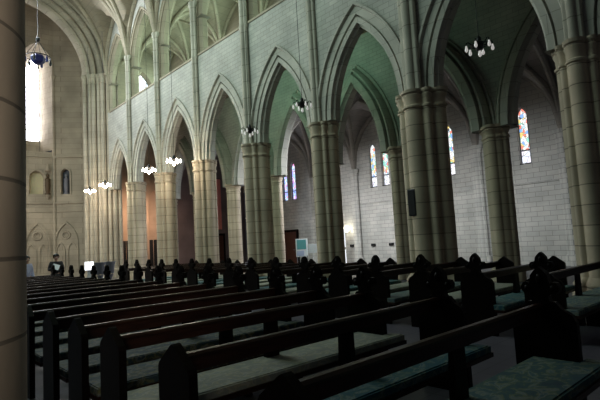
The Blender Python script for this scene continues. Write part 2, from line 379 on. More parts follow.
# ------------------------------------------------------------------ vaults
def prof(t, rise_over_a):
    r = rise_over_a; R = (1 + r * r) / 2; c = R - 1
    v = R * R - (abs(t) + c) ** 2
    return math.sqrt(max(0, v))
def vault(mb, ribs, x0, x1, y0, y1, zs, rise, riseC, nx=24, ny=16, rr=.09, sides=(True, True), wall_ribs=True):
    hx, hy = (x1 - x0) / 2, (y1 - y0) / 2; cx, cy = (x0 + x1) / 2, (y0 + y1) / 2
    def zz(x, y):
        a = prof((x - cx) / hx, rise / hx) * hx; b = prof((y - cy) / hy, riseC / hy) * hy
        return zs + max(a, b)
    n0 = len(mb.v); vs = []; fs = []
    for j in range(ny + 1):
        for i in range(nx + 1):
            x = x0 + (x1 - x0) * i / nx; y = y0 + (y1 - y0) * j / ny; vs.append((x, y, zz(x, y)))
    for j in range(ny):
        for i in range(nx): k = j * (nx + 1) + i; fs.append((k, k + 1, k + nx + 2, k + nx + 1))
    mb.add(vs, fs)
    K = 22
    def line(pts): ribs.append(pts)
    line([(x0 + (x1 - x0) * k / K, y0, zs + prof((x0 + (x1 - x0) * k / K - cx) / hx, rise / hx) * hx - .04) for k in range(K + 1)])
    for sgn in (1, -1):
        pts = []
        for k in range(K + 1):
            f = k / K; x = x0 + (x1 - x0) * f; y = (y0 + (y1 - y0) * f) if sgn > 0 else (y1 - (y1 - y0) * f)
            pts.append((x, y, zz(x, y) - .05))
        line(pts)
    if wall_ribs:
        for x, sg in ((x0, 1), (x1, -1)):
            line([(x + sg * .05, y0 + (y1 - y0) * k / K, zs + prof((y0 + (y1 - y0) * k / K - cy) / hy, riseC / hy) * hy - .03) for k in range(K + 1)])
def build_vault(name, boxes, zs, rise, riseC, rr, dark=False):
    mb = MB(); ribs = []
    for b in boxes: vault(mb, ribs, *b, zs, rise, riseC)
    o = struct(mb.build(name, M['vault_dark' if dark else 'vault'], smooth=True, fix=False))
    for pts in ribs: MB().tube(pts, rr, 8).build('rib', M['rib_dark' if dark else 'rib'], o, smooth=True)
YS = PY + [YC]
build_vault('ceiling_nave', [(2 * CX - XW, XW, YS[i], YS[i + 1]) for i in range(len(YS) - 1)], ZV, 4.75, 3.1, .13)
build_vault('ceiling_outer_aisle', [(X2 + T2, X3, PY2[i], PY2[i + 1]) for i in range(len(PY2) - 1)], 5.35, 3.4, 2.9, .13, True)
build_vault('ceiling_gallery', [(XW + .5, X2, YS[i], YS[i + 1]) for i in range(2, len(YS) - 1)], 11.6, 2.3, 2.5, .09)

# ------------------------------------------------------------------ outer wall with lancet pairs
FO = Frame((X3, 0, 0), (0, 1, 0), (1, 0, 0))
wn = [0]
def lancet(F, s0, zsill, zs, a, rise, depth, glass, w, dg=.35, sash=True, panel=None, splay=.0, wm=None):
    """jamb + sill reveals go into wall mesh w; the window itself is its own object"""
    sweep(w, F, s0, zs, a, rise, [(splay, 0), (0, dg), (0, depth)], zsill)
    w.add([F.p(s0 - a - splay, 0, zsill - min(splay, .2)), F.p(s0 + a + splay, 0, zsill - min(splay, .2)), F.p(s0 + a, depth, zsill), F.p(s0 - a, depth, zsill)], [(0, 1, 2, 3)])
    wn[0] += 1
    pts = [(s0 - a, zsill)] + [(s0 + s, zs + z) for s, z in arc(a, rise, 0, 10)] + [(s0 + a, zsill)]
    f = MB()
    ring = [F.p(s, dg - .02, z) for s, z in pts]
    f.tube(ring, .022, 6, close=True)
    zp = zsill + (zs - zsill) * .27
    f.tube([F.p(s0 - a, dg - .02, zp), F.p(s0 + a, dg - .02, zp)], .03, 6)
    o = struct(f.build(f'window_{wn[0]}', M['lead']))
    g = MB(); n = len(pts); vs = [F.p(s, dg, z) for s, z in pts]; up = [p for p in pts]
    top = [(s0 - a, zp)] + pts[1:-1] + [(s0 + a, zp)]
    g.add([F.p(s, dg, z) for s, z in top], [tuple(range(len(top)))])
    g.build('pane', glass, o, fix=False)
    g2 = MB(); quad(g2, F, s0 - a, s0 + a, zsill, zp, dg); g2.build('pane', panel or glass, o, fix=False)
    return o
ow = MB()
ZSI, ZSP = 4.25, 6.22
YB = PY2
for i in range(len(YB) - 1):
    mid = (YB[i] + YB[i + 1]) / 2
    if 0 < i: mid = [None, 4.95, 8.42, 11.85, 15.65, 19.4, 23.05, 26.6][i]
    edges = [YB[i], mid, YB[i + 1]]
    gl = M['stained'] if i < 5 else M['stained_purple']
    for s0, el, er in ((mid - .41, YB[i], mid), (mid + .41, mid, YB[i + 1])):
        spandrel(ow, FO, el, er, s0, ZSP, .19, .36, .05, 0, 9.6, ZSI - .05)
        lancet(FO, s0, ZSI, ZSP, .19, .36, .4, gl, ow, dg=.13, panel=M['panel_glass'] if i < 5 else gl, splay=.05)
        quad(ow, FO, el, er, 0, ZSI - .05, 0)
struct(ow.build('wall_outer_right', M['outer'], fix=False))
# string course and wall shafts along it
t = MB(); t.box(X3 - .06, X3 + .02, PY2[0], PY2[-1], 3.36, 3.44); struct(t.build('trim_2', M['outer']))
SO = union_outline([(0, 0, .13), (0, .16, .09), (0, -.16, .09)], 48)
w0 = None
for i, y in enumerate(PY2[1:-1]):
    if w0 is None:
        w0 = MB().rings(SO, [(0, 1.3), (.4, 1.3), (.46, 1), (5.0, 1), (5.05, 1.2), (5.12, 1.05), (5.22, 1.35), (5.36, 1.35)]).build('wall_shaft', M['outer'], smooth=True)
        w = w0
    else: w = w0.copy(); COL.objects.link(w)
    w.location = (X3 - .08, y, 0)
    tag(w, 'slender attached stone shaft on the outer aisle wall, ' + ['by the far right window', 'right of the tall single lancet', 'left of the rightmost lancets, pale and lit', 'behind the pier left of the speaker', 'next to the glowing wall lamp', 'left of the notice boards', 'by the purple window pair'][i], 'wall shaft', 'outer wall shafts')
    w['kind'] = 'structure'

# gallery outer wall with windows
FG = Frame((X2, 0, 0), (0, 1, 0), (1, 0, 0))
gw = MB()
for i in range(2, len(YS) - 1):
    mid = (YS[i] + YS[i + 1]) / 2
    spandrel(gw, FG, YS[i], YS[i + 1], mid, 11.3, .62, 1.2, .12, 0, 14.5, 10.0)
    lancet(FG, mid, 10.1, 11.3, .62, 1.2, .5, M['gal_glass'], gw, dg=.3, splay=.12)
    quad(gw, FG, YS[i], YS[i + 1], 9.7, 10.0, 0)
FGE = Frame(((XW + .5 + X2) / 2, YC - .35, 0), (1, 0, 0), (0, 1, 0))
spandrel(gw, FGE, -1.65, 1.65, -.1, 11.2, .6, 1.2, .12, 0, 14.5, 9.9)
lancet(FGE, -.1, 10.0, 11.2, .6, 1.2, .5, M['gal_glass'], gw, dg=.3, splay=.12)
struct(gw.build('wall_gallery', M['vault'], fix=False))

# ------------------------------------------------------------------ chancel arch, apse
FC = Frame((CX, 28.0, 0), (1, 0, 0), (0, 1, 0))
ca = empty('chancel_arch', (CX, 28.0, 12.1), 'great moulded stone arch at the far end framing the apse', 'arch')
inv = Matrix.Translation((CX, 28.0, 12.1)).inverted()
AA, AR = 3.62, 3.85
for nm, pr in (('outer_order', [(1.5, -.5), (1.44, -.66), (1.32, -.66), (1.26, -.35), (1.2, -.12), (1.12, -.12), (1.08, -.34), (.98, -.34), (.95, .0), (.85, .12)]),
               ('middle_order', [(.85, .12), (.82, -.12), (.70, -.12), (.66, .12), (.60, .34), (.52, .34), (.48, .12), (.36, .12), (.32, .35), (.28, .5)]),
               ('inner_order', [(.28, .5), (.22, .36), (.08, .38), (0, .55), (0, 1.0), (.2, 1.1), (.6, 1.1)])):
    m = MB(); sweep(m, FC, 0, 12.1, AA, AR, pr, None, 20); m.xf(inv); m.build(nm, M['apse'], ca, smooth=True, fix=False)
cw = MB(); 
spandrel(cw, FC, -4.6, 4.6, 0, 12.1, AA, AR, 1.5, -.5, 17.2, None, 20)
spandrel(cw, FC, -4.6, 5.7, 0, 12.1, AA, AR, .6, 1.1, 18, None, 20)
struct(cw.build('wall_chancel', M['apse'], fix=False))
for sg, lab in ((1, 'clustered stone chancel pier on the right with lit white shaft'), (-1, 'clustered stone chancel pier on the left side of the apse')):
    e = empty('chancel_pier', (CX + sg * 4.47, 28.2, 0), lab, 'pier')
    k = MB(); k.prism([(sg * -.66, .9), (sg * -.66, .5), (sg * -.36, .34), (sg * -.3, .1), (sg * .05, .02), (sg * .1, -.26), (sg * .5, -.36), (sg * .6, -.6), (sg * .72, -.62), (sg * .72, .9)], 'z', 0, 12.1)
    k.build('core', M['apse'], e)
    for (x, y, r) in ((-.80, .5, .13), (-.62, .24, .11), (-.43, .1, .14), (-.22, -.12, .11), (-.03, -.28, .15), (.2, -.48, .11), (.45, -.64, .15), (.68, -.78, .10)):
        MB().lathe([(r * 1.5, 0), (r * 1.5, .5), (r, .58), (r, 11.55), (r * 1.25, 11.58), (r * 1.05, 11.66), (r * 1.2, 11.85), (r * 1.6, 12.0), (r * 1.6, 12.1)], 16, sg * x, y).build('shaft', M['apse'], e, smooth=True)
# apse facets
AP = [(0.3, 32.6), (2.15, 34.2), (4.2, 34.5), (6.85, 34.2), (8.85, 34.2), (10.7, 32.6)]
AP = [(.3, 32.4), (2.15, 33.6), (4.2, 34.3), (6.8, 34.3), (8.85, 34.2), (10.75, 33.0)]
aw = MB()
def facet(p, q, window, detail, where):
    p = Vector((*p, 0)); q = Vector((*q, 0)); s = (q - p); Lw = s.length; s.normalize(); d = Vector((-s.y, s.x, 0))
    if d.y < 0: d = -d
    F = Frame((p + q) / 2, s, d); h = Lw / 2
    c0 = 0 if window else -.40
    if window:
        a = .40; spl = .52
        spandrel(aw, F, -h, h, 0, 14.3, a, .85, spl, 0, 18.2, 8.4)
        lancet(F, 0, 8.55, 14.3, a, .85, 1.5, M['apse_glass'], aw, dg=1.3, splay=spl)
        quad(aw, F, -a, a, 8.5, 9.35, 1.26)
        quad(aw, F, -h, h, 7.55, 8.4, 0)
    if not detail:
        if not window: quad(aw, F, -h, h, 7.55, 18.2, 0)
        quad(aw, F, -h, h, 0, 7.55, 0); return
    if window:
        hd = empty('window_hood', F.p(0, 0, 8.4), 'pale moulded stone surround of the tall bright apse window', 'surround')
        m = MB(); sweep(m, F, 0, 14.3, a, .85, [(spl + .14, 0), (spl + .14, -.1), (spl + .03, -.1), (spl, 0)], 8.2); m.xf(Matrix.Translation(F.p(0, 0, 8.4)).inverted()); m.build('moulding', M['apse'], hd, smooth=True, fix=False)
    else:
        quad(aw, F, -h, h, 7.55, 18.2, 0)
    # niche storey
    n0, a2 = (.0, .42) if window else (.0, .25)
    zb, zt = (5.55, 6.6) if window else (5.55, 6.95)
    spandrel(aw, F, -h, h, c0, zt, a2, a2 * 1.15, 0, 0, 7.55, zb)
    sweep(aw, F, c0, zt, a2, a2 * 1.15, [(0, 0), (0, .3)], zb)
    aw.add([F.p(c0 - a2, 0, zb), F.p(c0 + a2, 0, zb), F.p(c0 + a2, .3, zb), F.p(c0 - a2, .3, zb)], [(0, 1, 2, 3)])
    quad(aw, F, -h, h, 4.95, zb, 0)
    pts = [(-a2, zb)] + [(x, zt + z) for x, z in arc(a2, a2 * 1.15, 0, 8)] + [(a2, zb)]
    nb = MB(); nb.add([F.p(c0 + x, .3, z) for x, z in pts], [tuple(range(len(pts)))])
    no = empty('wall_niche', F.p(0, .3, zb), ('shallow cream arched niche below the tall bright window' if window else 'narrow dark lancet niche holding a statue'), 'niche')
    nb.xf(Matrix.Translation(F.p(0, .3, zb)).inverted()); nb.build('back_panel', M['cream'] if window else M['bluedark'], no, fix=False)
    fr = MB(); sweep(fr, F, c0, zt, a2, a2 * 1.15, [(.12, 0), (.12, -.08), (.04, -.08), (0, 0)], zb); fr.xf(Matrix.Translation(F.p(0, .3, zb)).inverted()); fr.build('surround', M['apse'], no, smooth=True, fix=False)
    if window:
        for x in (.62,):
            st = empty('niche_statue', F.p(x, -.12, 5.5), 'small dark statue on a bracket beside the cream niche', 'statue')
            MB().lathe([(.16, 0), (.17, .1), (.1, .14), (.14, .3), (.16, .6), (.15, .9), (.17, 1.05), (.08, 1.15), (.06, 1.2), (.1, 1.26), (.1, 1.36), (.04, 1.44)], 14).build('figure', M['bronze'], st, smooth=True)
            MB().lathe([(.04, 1.55), (.2, 1.6), (.2, 1.68), (.1, 1.9), (.02, 2.1)], 8).build('canopy', M['apse'], st)
            MB().lathe([(.03, -.3), (.12, -.15), (.18, -.04), (.18, 0)], 12).build('bracket', M['apse'], st)
    else:
        st = empty('niche_statue', F.p(c0, .14, 5.55), 'pale robed statue standing in the narrow dark niche', 'statue')
        MB().lathe([(.15, 0), (.15, .1), (.1, .13), (.13, .3), (.14, .65), (.12, .9), (.15, 1.02), (.07, 1.12), (.05, 1.16), (.085, 1.22), (.085, 1.32), (.03, 1.4)], 14).build('figure', M['statue'], st, smooth=True)
    # blind tracery storey
    quad(aw, F, -h, h, 0, 4.95, 0)
    tr = empty('blind_tracery', F.p(0, 0, 0), 'raised stone blind tracery with roundel, ' + where, 'tracery')
    o = Matrix.Translation(F.p(0, 0, 0)).inverted()
    W = .72
    m = MB(); sweep(m, F, c0, 2.2, W, 1.45, [(.05, 0), (.05, -.09), (-.06, -.09), (-.08, 0)], .5); m.xf(o); m.build('outer_arch', M['apse'], tr, fix=False)
    for sx in (-.5, .5):
        m = MB(); sweep(m, F, c0 + sx * W, 1.75, W * .36, .55, [(.04, 0), (.04, -.07), (-.04, -.07), (-.05, 0)], .5); m.xf(o); m.build('lancet_arch', M['apse'], tr, fix=False)
    m = MB(); m.tube([F.p(c0 + .24 * math.cos(t), -.02, 2.8 + .24 * math.sin(t)) for t in [2 * PI * i / 24 for i in range(24)]], .055, 8, True); m.xf(o); m.build('roundel', M['apse'], tr, smooth=True)
    m = MB(); m.tube([F.p(c0 + .13 * math.cos(t), -.02, 2.8 + .13 * math.sin(t)) for t in [2 * PI * i / 20 for i in range(20)]], .025, 6, True); m.xf(o); m.build('roundel_rim', M['apse'], tr, smooth=True)
    # bands
    for n, (z0, z1, dd) in enumerate(((4.9, 5.05, .1), (4.35, 4.42, .05), (8.02, 8.14, .12))):
        m = MB(); m.add([F.p(x, y, z) for z in (z0, z1) for y in (-dd, .02) for x in (-h - .04, h + .04)], [(0, 2, 3, 1), (4, 5, 7, 6), (0, 1, 5, 4), (2, 6, 7, 3), (0, 4, 6, 2), (1, 3, 7, 5)])
        tn[0] += 1; struct(m.build(f'trim_{tn[0]}', M['apse']))
    # corner shaft
    m = MB(); m.lathe([(.16, 0), (.16, .4), (.1, .5), (.1, 13.4), (.18, 13.6), (.18, 13.7)], 14, *F.p(h, -.05, 0)[:2]); tn[0] += 1; struct(m.build(f'trim_{tn[0]}', M['apse'], smooth=True))
tn = [2]
M['cream'] = plain('cream_panel', (.62, .56, .36), .8)
M['bluedark'] = plain('dark_slate_panel', (.05, .055, .08), .5)
M['bronze'] = plain('bronze', (.10, .065, .035), .5, .3)
M['statue'] = plain('grey_statue', (.22, .22, .26), .6)
for k in range(5): facet(AP[k], AP[k + 1], k in (1, 2, 3), k > 2, ['', '', '', 'under the tall bright window', 'under the narrow dark niche'][k])
struct(aw.build('wall_apse', M['apse'], fix=False))
c = MB(); c.add([(-.5, 29, 18.2), (11.5, 29, 18.2), (11.5, 35.5, 18.2), (-.5, 35.5, 18.2)], [(0, 1, 2, 3)]); struct(c.build('ceiling_apse', M['apse'], fix=False))
r = MB(); r.add([(10.75, 29, 0), (10.75, 33.0, 0), (10.75, 33.0, 18.2), (10.75, 29, 18.2)], [(0, 1, 2, 3)]); struct(r.build('wall_apse_right', M['apse'], fix=False))

# end walls of the side aisles
e1 = MB(); 
FE = Frame((12.6, 30.0, 0), (1, 0, 0), (0, 1, 0))
spandrel(e1, FE, -1.8, 2.4, 1.35, 4.7, .42, .8, 0, 0, 9.7, 2.3); quad(e1, FE, -1.8, 2.4, 0, 2.3, 0)
sweep(e1, FE, 1.35, 4.7, .42, .8, [(0, 0), (0, .35)], 2.3)
e1.add([FE.p(.93, 0, 2.3), FE.p(1.77, 0, 2.3), FE.p(1.77, .35, 2.3), FE.p(.93, .35, 2.3)], [(0, 1, 2, 3)]); quad(e1, FE, .8, 1.9, 2.2, 6, .35)
struct(e1.build('wall_aisle_end', M['pink'], fix=False))
e2 = MB(); e2.box(15.0, 21, 29.5, 29.7, 0, 9.7); struct(e2.build('wall_outer_aisle_end', M['plum']))

hb = empty('wall_hanging', (18.3, 29.46, 0), 'salmon red wall hanging seen in the gap between middle piers', 'hanging')
MB().box(-.55, .55, -.02, .01, 2.7, 6.4, .004).build('cloth', plain('salmon_cloth', (.75, .25, .2), .8), hb)
MB().tube([(-.6, -.01, 6.42), (.6, -.01, 6.42)], .025, 8).build('rod', M['iron'], hb)
dd = MB(); dd.box(17.6, 18.9, 29.4, 29.48, 0, 2.25, .01); d2 = struct(dd.build('door_2', M['door']))
ddf = MB(); ddf.prism([(17.46, 0), (17.6, 0), (17.6, 2.25), (18.9, 2.25), (18.9, 0), (19.04, 0), (19.04, 2.4), (17.46, 2.4)], 'y', 29.38, 29.5); ddf.build('door_frame', M['woodend'], d2)
# door, lamps and fittings on the outer wall
d = MB(); d.box(X3 - .09, X3 - .02, 22.5, 23.75, 0, 2.15, .01); do = struct(d.build('door_1', M['door']))
f = MB(); f.prism([(22.36, 0), (22.5, 0), (22.5, 2.15), (23.75, 2.15), (23.75, 0), (23.89, 0), (23.89, 2.29), (22.36, 2.29)], 'x', X3 - .12, X3 - .01); f.build('door_frame', M['woodend'], do)
MB().tube([(X3 - .12, 22.65, 1.0), (X3 - .16, 22.65, 1.0), (X3 - .16, 22.75, 1.0)], .015, 6).build('door_handle', M['grey'], do)
w = empty('wall_lamp', (X3 - .02, 18.05, 2.05), 'glowing cream wall lamp beside a slender wall shaft', 'lamp')
MB().box(-.06, 0, -.06, .06, -.12, .12, .01).build('back_plate', M['grey'], w)
MB().lathe([(.03, -.16), (.12, -.1), (.15, .02), (.13, .14), (.05, .2)], 16, -.18, 0).build('lamp_shade', M['uplight'], w, smooth=True)
for y, lab in ((17.86, 'small black box on the wall under the glowing lamp'), (16.33, 'small black wall box, middle one of the three'), (15.13, 'small black wall box below the lancet window pair')):
    o = MB().box(-.1, 0, -.13, .13, -.06, .08, .015).build('wall_box', M['black']); o.location = (X3, y, 1.1); tag(o, lab, 'wall box', 'black boxes along the outer wall')
for z0, z1, lab in ((1.05, 2.05, 'upper bright white upright panel beside the pier edge'), (.1, .95, 'lower bright white upright panel beside the pier edge')):
    o = empty('light_panel', (19.4, 17.95, z0), lab, 'light panel', 'bright panels by the pier')
    MB().box(-.03, .03, -.13, .13, 0, z1 - z0, .01).build('frame', M['white'], o); MB().box(-.04, -.03, -.11, .11, .03, z1 - z0 - .03).build('diffuser', M['striplit'], o)
sp = empty('wall_speaker', (XW - .25, 6.70, 2.33), 'dark slate column speaker fixed on the broad pier', 'speaker')
MB().box(-.10, .04, -.11, .11, -.33, .33, .02).build('cabinet', M['speaker'], sp)
MB().box(-.108, -.10, -.09, .09, -.30, .30).build('grille', M['black'], sp)
MB().box(.04, .2, -.03, .03, -.05, .05).build('bracket', M['iron'], sp)
# notice boards in the aisle
pb = empty('display_board', (15.9, 17.6, 0), 'teal and white display board standing by the side pier', 'display board')
MB().box(-.3, .3, -.02, .02, .75, 1.65, .01).build('panel', M['paper'], pb)
MB().box(-.24, .22, -.03, -.02, 1.12, 1.6).build('poster', M['poster'], pb); MB().box(-.26, .1, -.032, -.022, .8, 1.05).build('leaflet', M['paleblue'], pb)
for x in (-.25, .25): MB().box(x - .02, x + .02, -.2, .2, 0, .04).box(x - .02, x + .02, -.02, .02, 0, .8).build('leg', M['grey'], pb)
pb.rotation_euler = (0, 0, -.75)
sg = empty('sign_stand', (15.9, 16.8, 0), 'white square sign on a thin white post beside the teal board', 'sign')
MB().box(-.22, .22, -.012, .012, .92, 1.36, .005).build('sign_board', M['signwhite'] if 'signwhite' in M else M['paper'], sg)
MB().lathe([(.16, 0), (.16, .02), (.03, .05), (.022, .1), (.022, 1.0)], 14).build('post', M['white'], sg, smooth=True)
sg.rotation_euler = (0, 0, -.75)
# objects by the chancel
lc = empty('lectern', (6.25, 19.4, 0), 'white lectern with a brightly lit square front panel', 'lectern')
MB().box(-.17, .17, -.10, .10, .86, 1.2, .015).build('top_box', M['white'], lc); MB().box(-.155, .155, -.115, -.10, .875, 1.185).build('lit_panel', M['screenlit'], lc)
MB().box(-.07, .07, -.05, .05, .08, .87, .01).build('stem', M['white'], lc); MB().box(-.2, .2, -.18, .18, 0, .08, .01).build('foot', M['white'], lc)
lc.rotation_euler = (0, 0, -.3)
for i, (x, y) in enumerate(((6.18, 18.0), (6.62, 18.2))):
    tb = empty('tub_planter', (x, y, 0), ('grey flared tub next to the lit lectern' if i == 0 else 'grey flared tub further right of the lectern, by the pier'), 'tub', 'grey tubs by the chancel')
    MB().lathe([(.12, .72), (.14, .76), (.165, 1.06), (.20, 1.13), (.20, 1.17), (.17, 1.17), (.15, 1.08), (.11, .8), (.02, .79)], 20).build('bowl', M['grey'], tb, smooth=True)
    MB().lathe([(.17, 0), (.17, .04), (.05, .1), (.04, .5), (.13, .7)], 16).build('pedestal', M['grey'], tb, smooth=True)
for x, y, wd, lab in ((11.62, 29.4, .6, 'tall black folding screen at the end of the aisle, left one'), (13.65, 29.4, .7, 'tall black screen below the pink arched recess')):
    o = empty('folding_screen', (x, y, 0), lab, 'screen', 'black screens at the aisle end')
    for k in (-1, 0, 1):
        l = MB().box(-wd / 6 + .005, wd / 6 - .005, -.015, .015, 0.03, 2.15, .005).build('leaf', M['black'], o); l.location = (k * wd / 3 * 1.1, .04 * abs(k), 0); l.rotation_euler = (0, 0, k * .25)
fs = empty('flower_stand', (10.75, 26.2, 0), 'white flower arrangement on a thin stand before the black screen', 'flowers')
MB().lathe([(.14, 0), (.14, .03), (.03, .06), (.02, 1.0), (.10, 1.1), (.12, 1.22)], 14).build('stand', M['white'], fs, smooth=True)
fm = MB(); rnd = random.Random(3)
for k in range(26):
    t = rnd.random() * 2 * PI; rr = rnd.random() * .14; z = 1.25 + rnd.random() * .65
    fm.ball((rr * math.cos(t), rr * math.sin(t), z), .035 + rnd.random() * .02, 8, (1, 1, .7))
fm.build('blossom', M['white'], fs, smooth=True)
bx = MB().box(-.14, .14, -.12, .12, 0, .56, .01).build('white_box', M['white']); bx.location = (6.75, 18.2 + .9, 0); tag(bx, 'small white box standing behind the pews near the tubs', 'box')

# ------------------------------------------------------------------ chandeliers
def chandelier(lit):
    e = empty('chandelier', (0, 0, 0), 'x', 'chandelier', 'nave chandeliers')
    MB().lathe([(.02, -.10), (.06, -.08), (.085, 0), (.085, .06), (.05, .1), (.05, .16), (.02, .2)], 16).build('hub', M['iron'], e, smooth=True)
    MB().tube([(.16 * math.cos(2 * PI * i / 24), .16 * math.sin(2 * PI * i / 24), .02) for i in range(24)], .014, 6, True).build('ring', M['iron'], e, smooth=True)
    R = .25; g = 1.35 if lit else 1
    for k in range(6):
        t = 2 * PI * k / 6 + .2; c, s_ = math.cos(t), math.sin(t)
        a = MB().tube([(.06 * c, .06 * s_, 0), (.14 * c, .14 * s_, .03), (.21 * c, .21 * s_, .09), (R * c, R * s_, .07), (R * c, R * s_, .03)], .012, 6).build('arm', M['iron'], e, smooth=True)
        MB().lathe([(.015, .02), (.02 * g, -.01), (.032 * g, -.06), (.026 * g, -.09), (.008, -.075 - .03 * g)], 12, R * c, R * s_).build('lamp', M['bulb_on'] if lit else M['bulb_dim'], a, smooth=True)
    MB().lathe([(.02, -.09), (.026 * g, -.12), (.038 * g, -.17), (.03 * g, -.2), (.008, -.18 - .04 * g)], 12).build('lamp', M['bulb_on'] if lit else M['bulb_dim'], e, smooth=True)
    MB().tube([(0, 0, .18), (0, 0, 8.2)], .008, 6).build('rod', M['iron'], e)
    return e
CH = [(8.8, 4.19, 5.18, 0, 'unlit six-arm chandelier hanging before the dark vault at upper right'), (8.8, 9.4, 5.33, 0, 'unlit chandelier hanging in front of the second arch, rod up to the vault'),
      (8.8, 11.9, 5.13, 0, 'unlit chandelier hanging against a stone pier, left of the purple windows'),
      (8.8, 17.05, 5.04, 1, 'lit white chandelier, rightmost and largest of the glowing ones'), (8.8, 19.36, 5.03, 1, 'lit chandelier, second from the right of the glowing ones'),
      (8.8, 24.66, 5.04, 1, 'lit chandelier against the chancel pier, right of the two'), (8.8, 26.97, 5.0, 1, 'lit chandelier farthest left, against the chancel pier')]
cp = {}
for x, y, z, lit, lab in CH:
    if lit not in cp: cp[lit] = chandelier(lit); o = cp[lit]
    else: o = copy_tree(cp[lit])
    o.location = (x, y, z); o['label'] = lab; o.rotation_euler = (0, 0, y)
    zt = ZV + 2.9
# blue corona in the sanctuary
co = empty('corona_lamp', (5.50, 23.7, 10.65), 'dark blue corona lamp on chains before the bright apse window', 'lamp')
MB().lathe([(.16, -.28), (.34, -.14), (.38, .1), (.30, .22), (.16, .26)], 6).build('body', M['bluemetal'], co)
MB().tube([(.62 * math.cos(2 * PI * i / 24), .62 * math.sin(2 * PI * i / 24), .12) for i in range(24)], .025, 6, True).build('ring', M['iron'], co)
for k in range(6):
    t = 2 * PI * k / 6; c, s_ = math.cos(t), math.sin(t)
    MB().tube([(.62 * c, .62 * s_, .12), (0, 0, 1.12)], .012, 5).build('chain', M['iron'], co)
    a = MB().lathe([(.02, .1), (.05, .0), (.075, -.12), (.06, -.22), (.02, -.26)], 10, .62 * c, .62 * s_).build('lantern', M['bluemetal'] if k % 2 else M['iron'], co)
MB().lathe([(.01, -.55), (.05, -.5), (.05, -.42), (.01, -.36)], 8).tube([(0, 0, -.4), (0, 0, -.2)], .012, 5).build('pendant_drop', M['iron'], co)
MB().lathe([(.02, 1.0), (.11, 1.08), (.11, 1.2), (.02, 1.3)], 10).tube([(0, 0, 1.2), (0, 0, 6.9)], .016, 6).build('rod', M['iron'], co)

co.scale = (.85, .85, .85)
# ------------------------------------------------------------------ pews
def gable(mb, x, w=.055):
    mb.prism([(-.31, 0), (.06, 0), (.06, .855), (.045, .88), (-.10, .99), (-.12, 1.0), (-.14, .99), (-.295, .88), (-.31, .855)], 'x', x - w / 2, x + w / 2)
def poppy_panel(mb, x, w=.06):
    mb.prism([(-.28, 0), (.24, 0), (.24, .76), (.21, .82), (.14, .86), (.09, .92), (-.13, .92), (-.18, .86), (-.25, .82), (-.28, .76)], 'x', x - w / 2, x + w / 2)
def poppyhead(mb, x, w=.075):
    half = [(.10, .90), (.07, .93), (.062, .965), (.085, .985), (.125, .985), (.15, 1.01), (.155, 1.045), (.135, 1.08), (.10, 1.085), (.085, 1.07), (.075, 1.10), (.07, 1.14), (.045, 1.175), (.02, 1.20)]
    pl = [(c - .02, z) for c, z in half] + [(-.02, 1.215)] + [(-c - .02, z) for c, z in reversed(half)]
    mb.prism(pl, 'x', x - w / 2, x + w / 2)
    for s in (-1, 1): mb.ball((x, -.02 + s * .105, 1.035), .04, 10, (1.25, 1, 1))
    mb.ball((x, -.02, 1.11), .045, 10, (1.2, .9, 1.5))
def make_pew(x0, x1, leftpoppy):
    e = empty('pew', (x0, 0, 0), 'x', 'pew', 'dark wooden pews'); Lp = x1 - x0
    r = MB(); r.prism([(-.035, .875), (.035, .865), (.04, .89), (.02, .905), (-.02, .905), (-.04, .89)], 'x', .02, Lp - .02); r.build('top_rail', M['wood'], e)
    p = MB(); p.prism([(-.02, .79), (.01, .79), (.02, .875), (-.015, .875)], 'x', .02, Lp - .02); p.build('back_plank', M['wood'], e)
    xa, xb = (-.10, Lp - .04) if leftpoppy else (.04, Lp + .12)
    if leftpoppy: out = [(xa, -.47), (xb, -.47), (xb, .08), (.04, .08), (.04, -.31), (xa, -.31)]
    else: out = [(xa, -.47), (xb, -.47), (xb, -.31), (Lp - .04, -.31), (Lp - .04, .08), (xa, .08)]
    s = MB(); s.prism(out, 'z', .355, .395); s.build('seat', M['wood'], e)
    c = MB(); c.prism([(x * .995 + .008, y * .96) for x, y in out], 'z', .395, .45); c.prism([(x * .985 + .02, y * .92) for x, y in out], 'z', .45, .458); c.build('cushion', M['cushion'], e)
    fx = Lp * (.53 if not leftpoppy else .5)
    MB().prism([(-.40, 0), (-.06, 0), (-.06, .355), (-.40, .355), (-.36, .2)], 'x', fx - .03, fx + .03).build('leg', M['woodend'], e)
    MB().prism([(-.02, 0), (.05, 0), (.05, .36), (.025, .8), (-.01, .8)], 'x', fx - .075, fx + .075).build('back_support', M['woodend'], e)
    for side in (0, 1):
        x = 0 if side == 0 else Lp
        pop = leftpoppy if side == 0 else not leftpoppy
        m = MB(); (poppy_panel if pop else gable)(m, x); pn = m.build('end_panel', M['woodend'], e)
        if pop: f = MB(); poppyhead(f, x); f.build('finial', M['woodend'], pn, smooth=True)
    return e
def ordl(k): return ORD[k] if k < len(ORD) else f'{k+1}th'
NR = 17
PEWC = {(0, 0): 'multi', (0, 1): 'teal', (0, 2): 'pale', (0, 3): 'dark', (0, 4): 'dark', (0, 5): 'dark', (1, 0): 'dim', (1, 1): 'dim', (1, 2): 'teal', (1, 3): 'pale'}
CUSHC = {'dark': (.004, .007, .009, 1), 'multi': (.03, .07, .07, 1), 'teal': (.008, .09, .11, 1), 'pale': (.34, .34, .27, 1), 'dim': (.09, .13, .13, 1)}
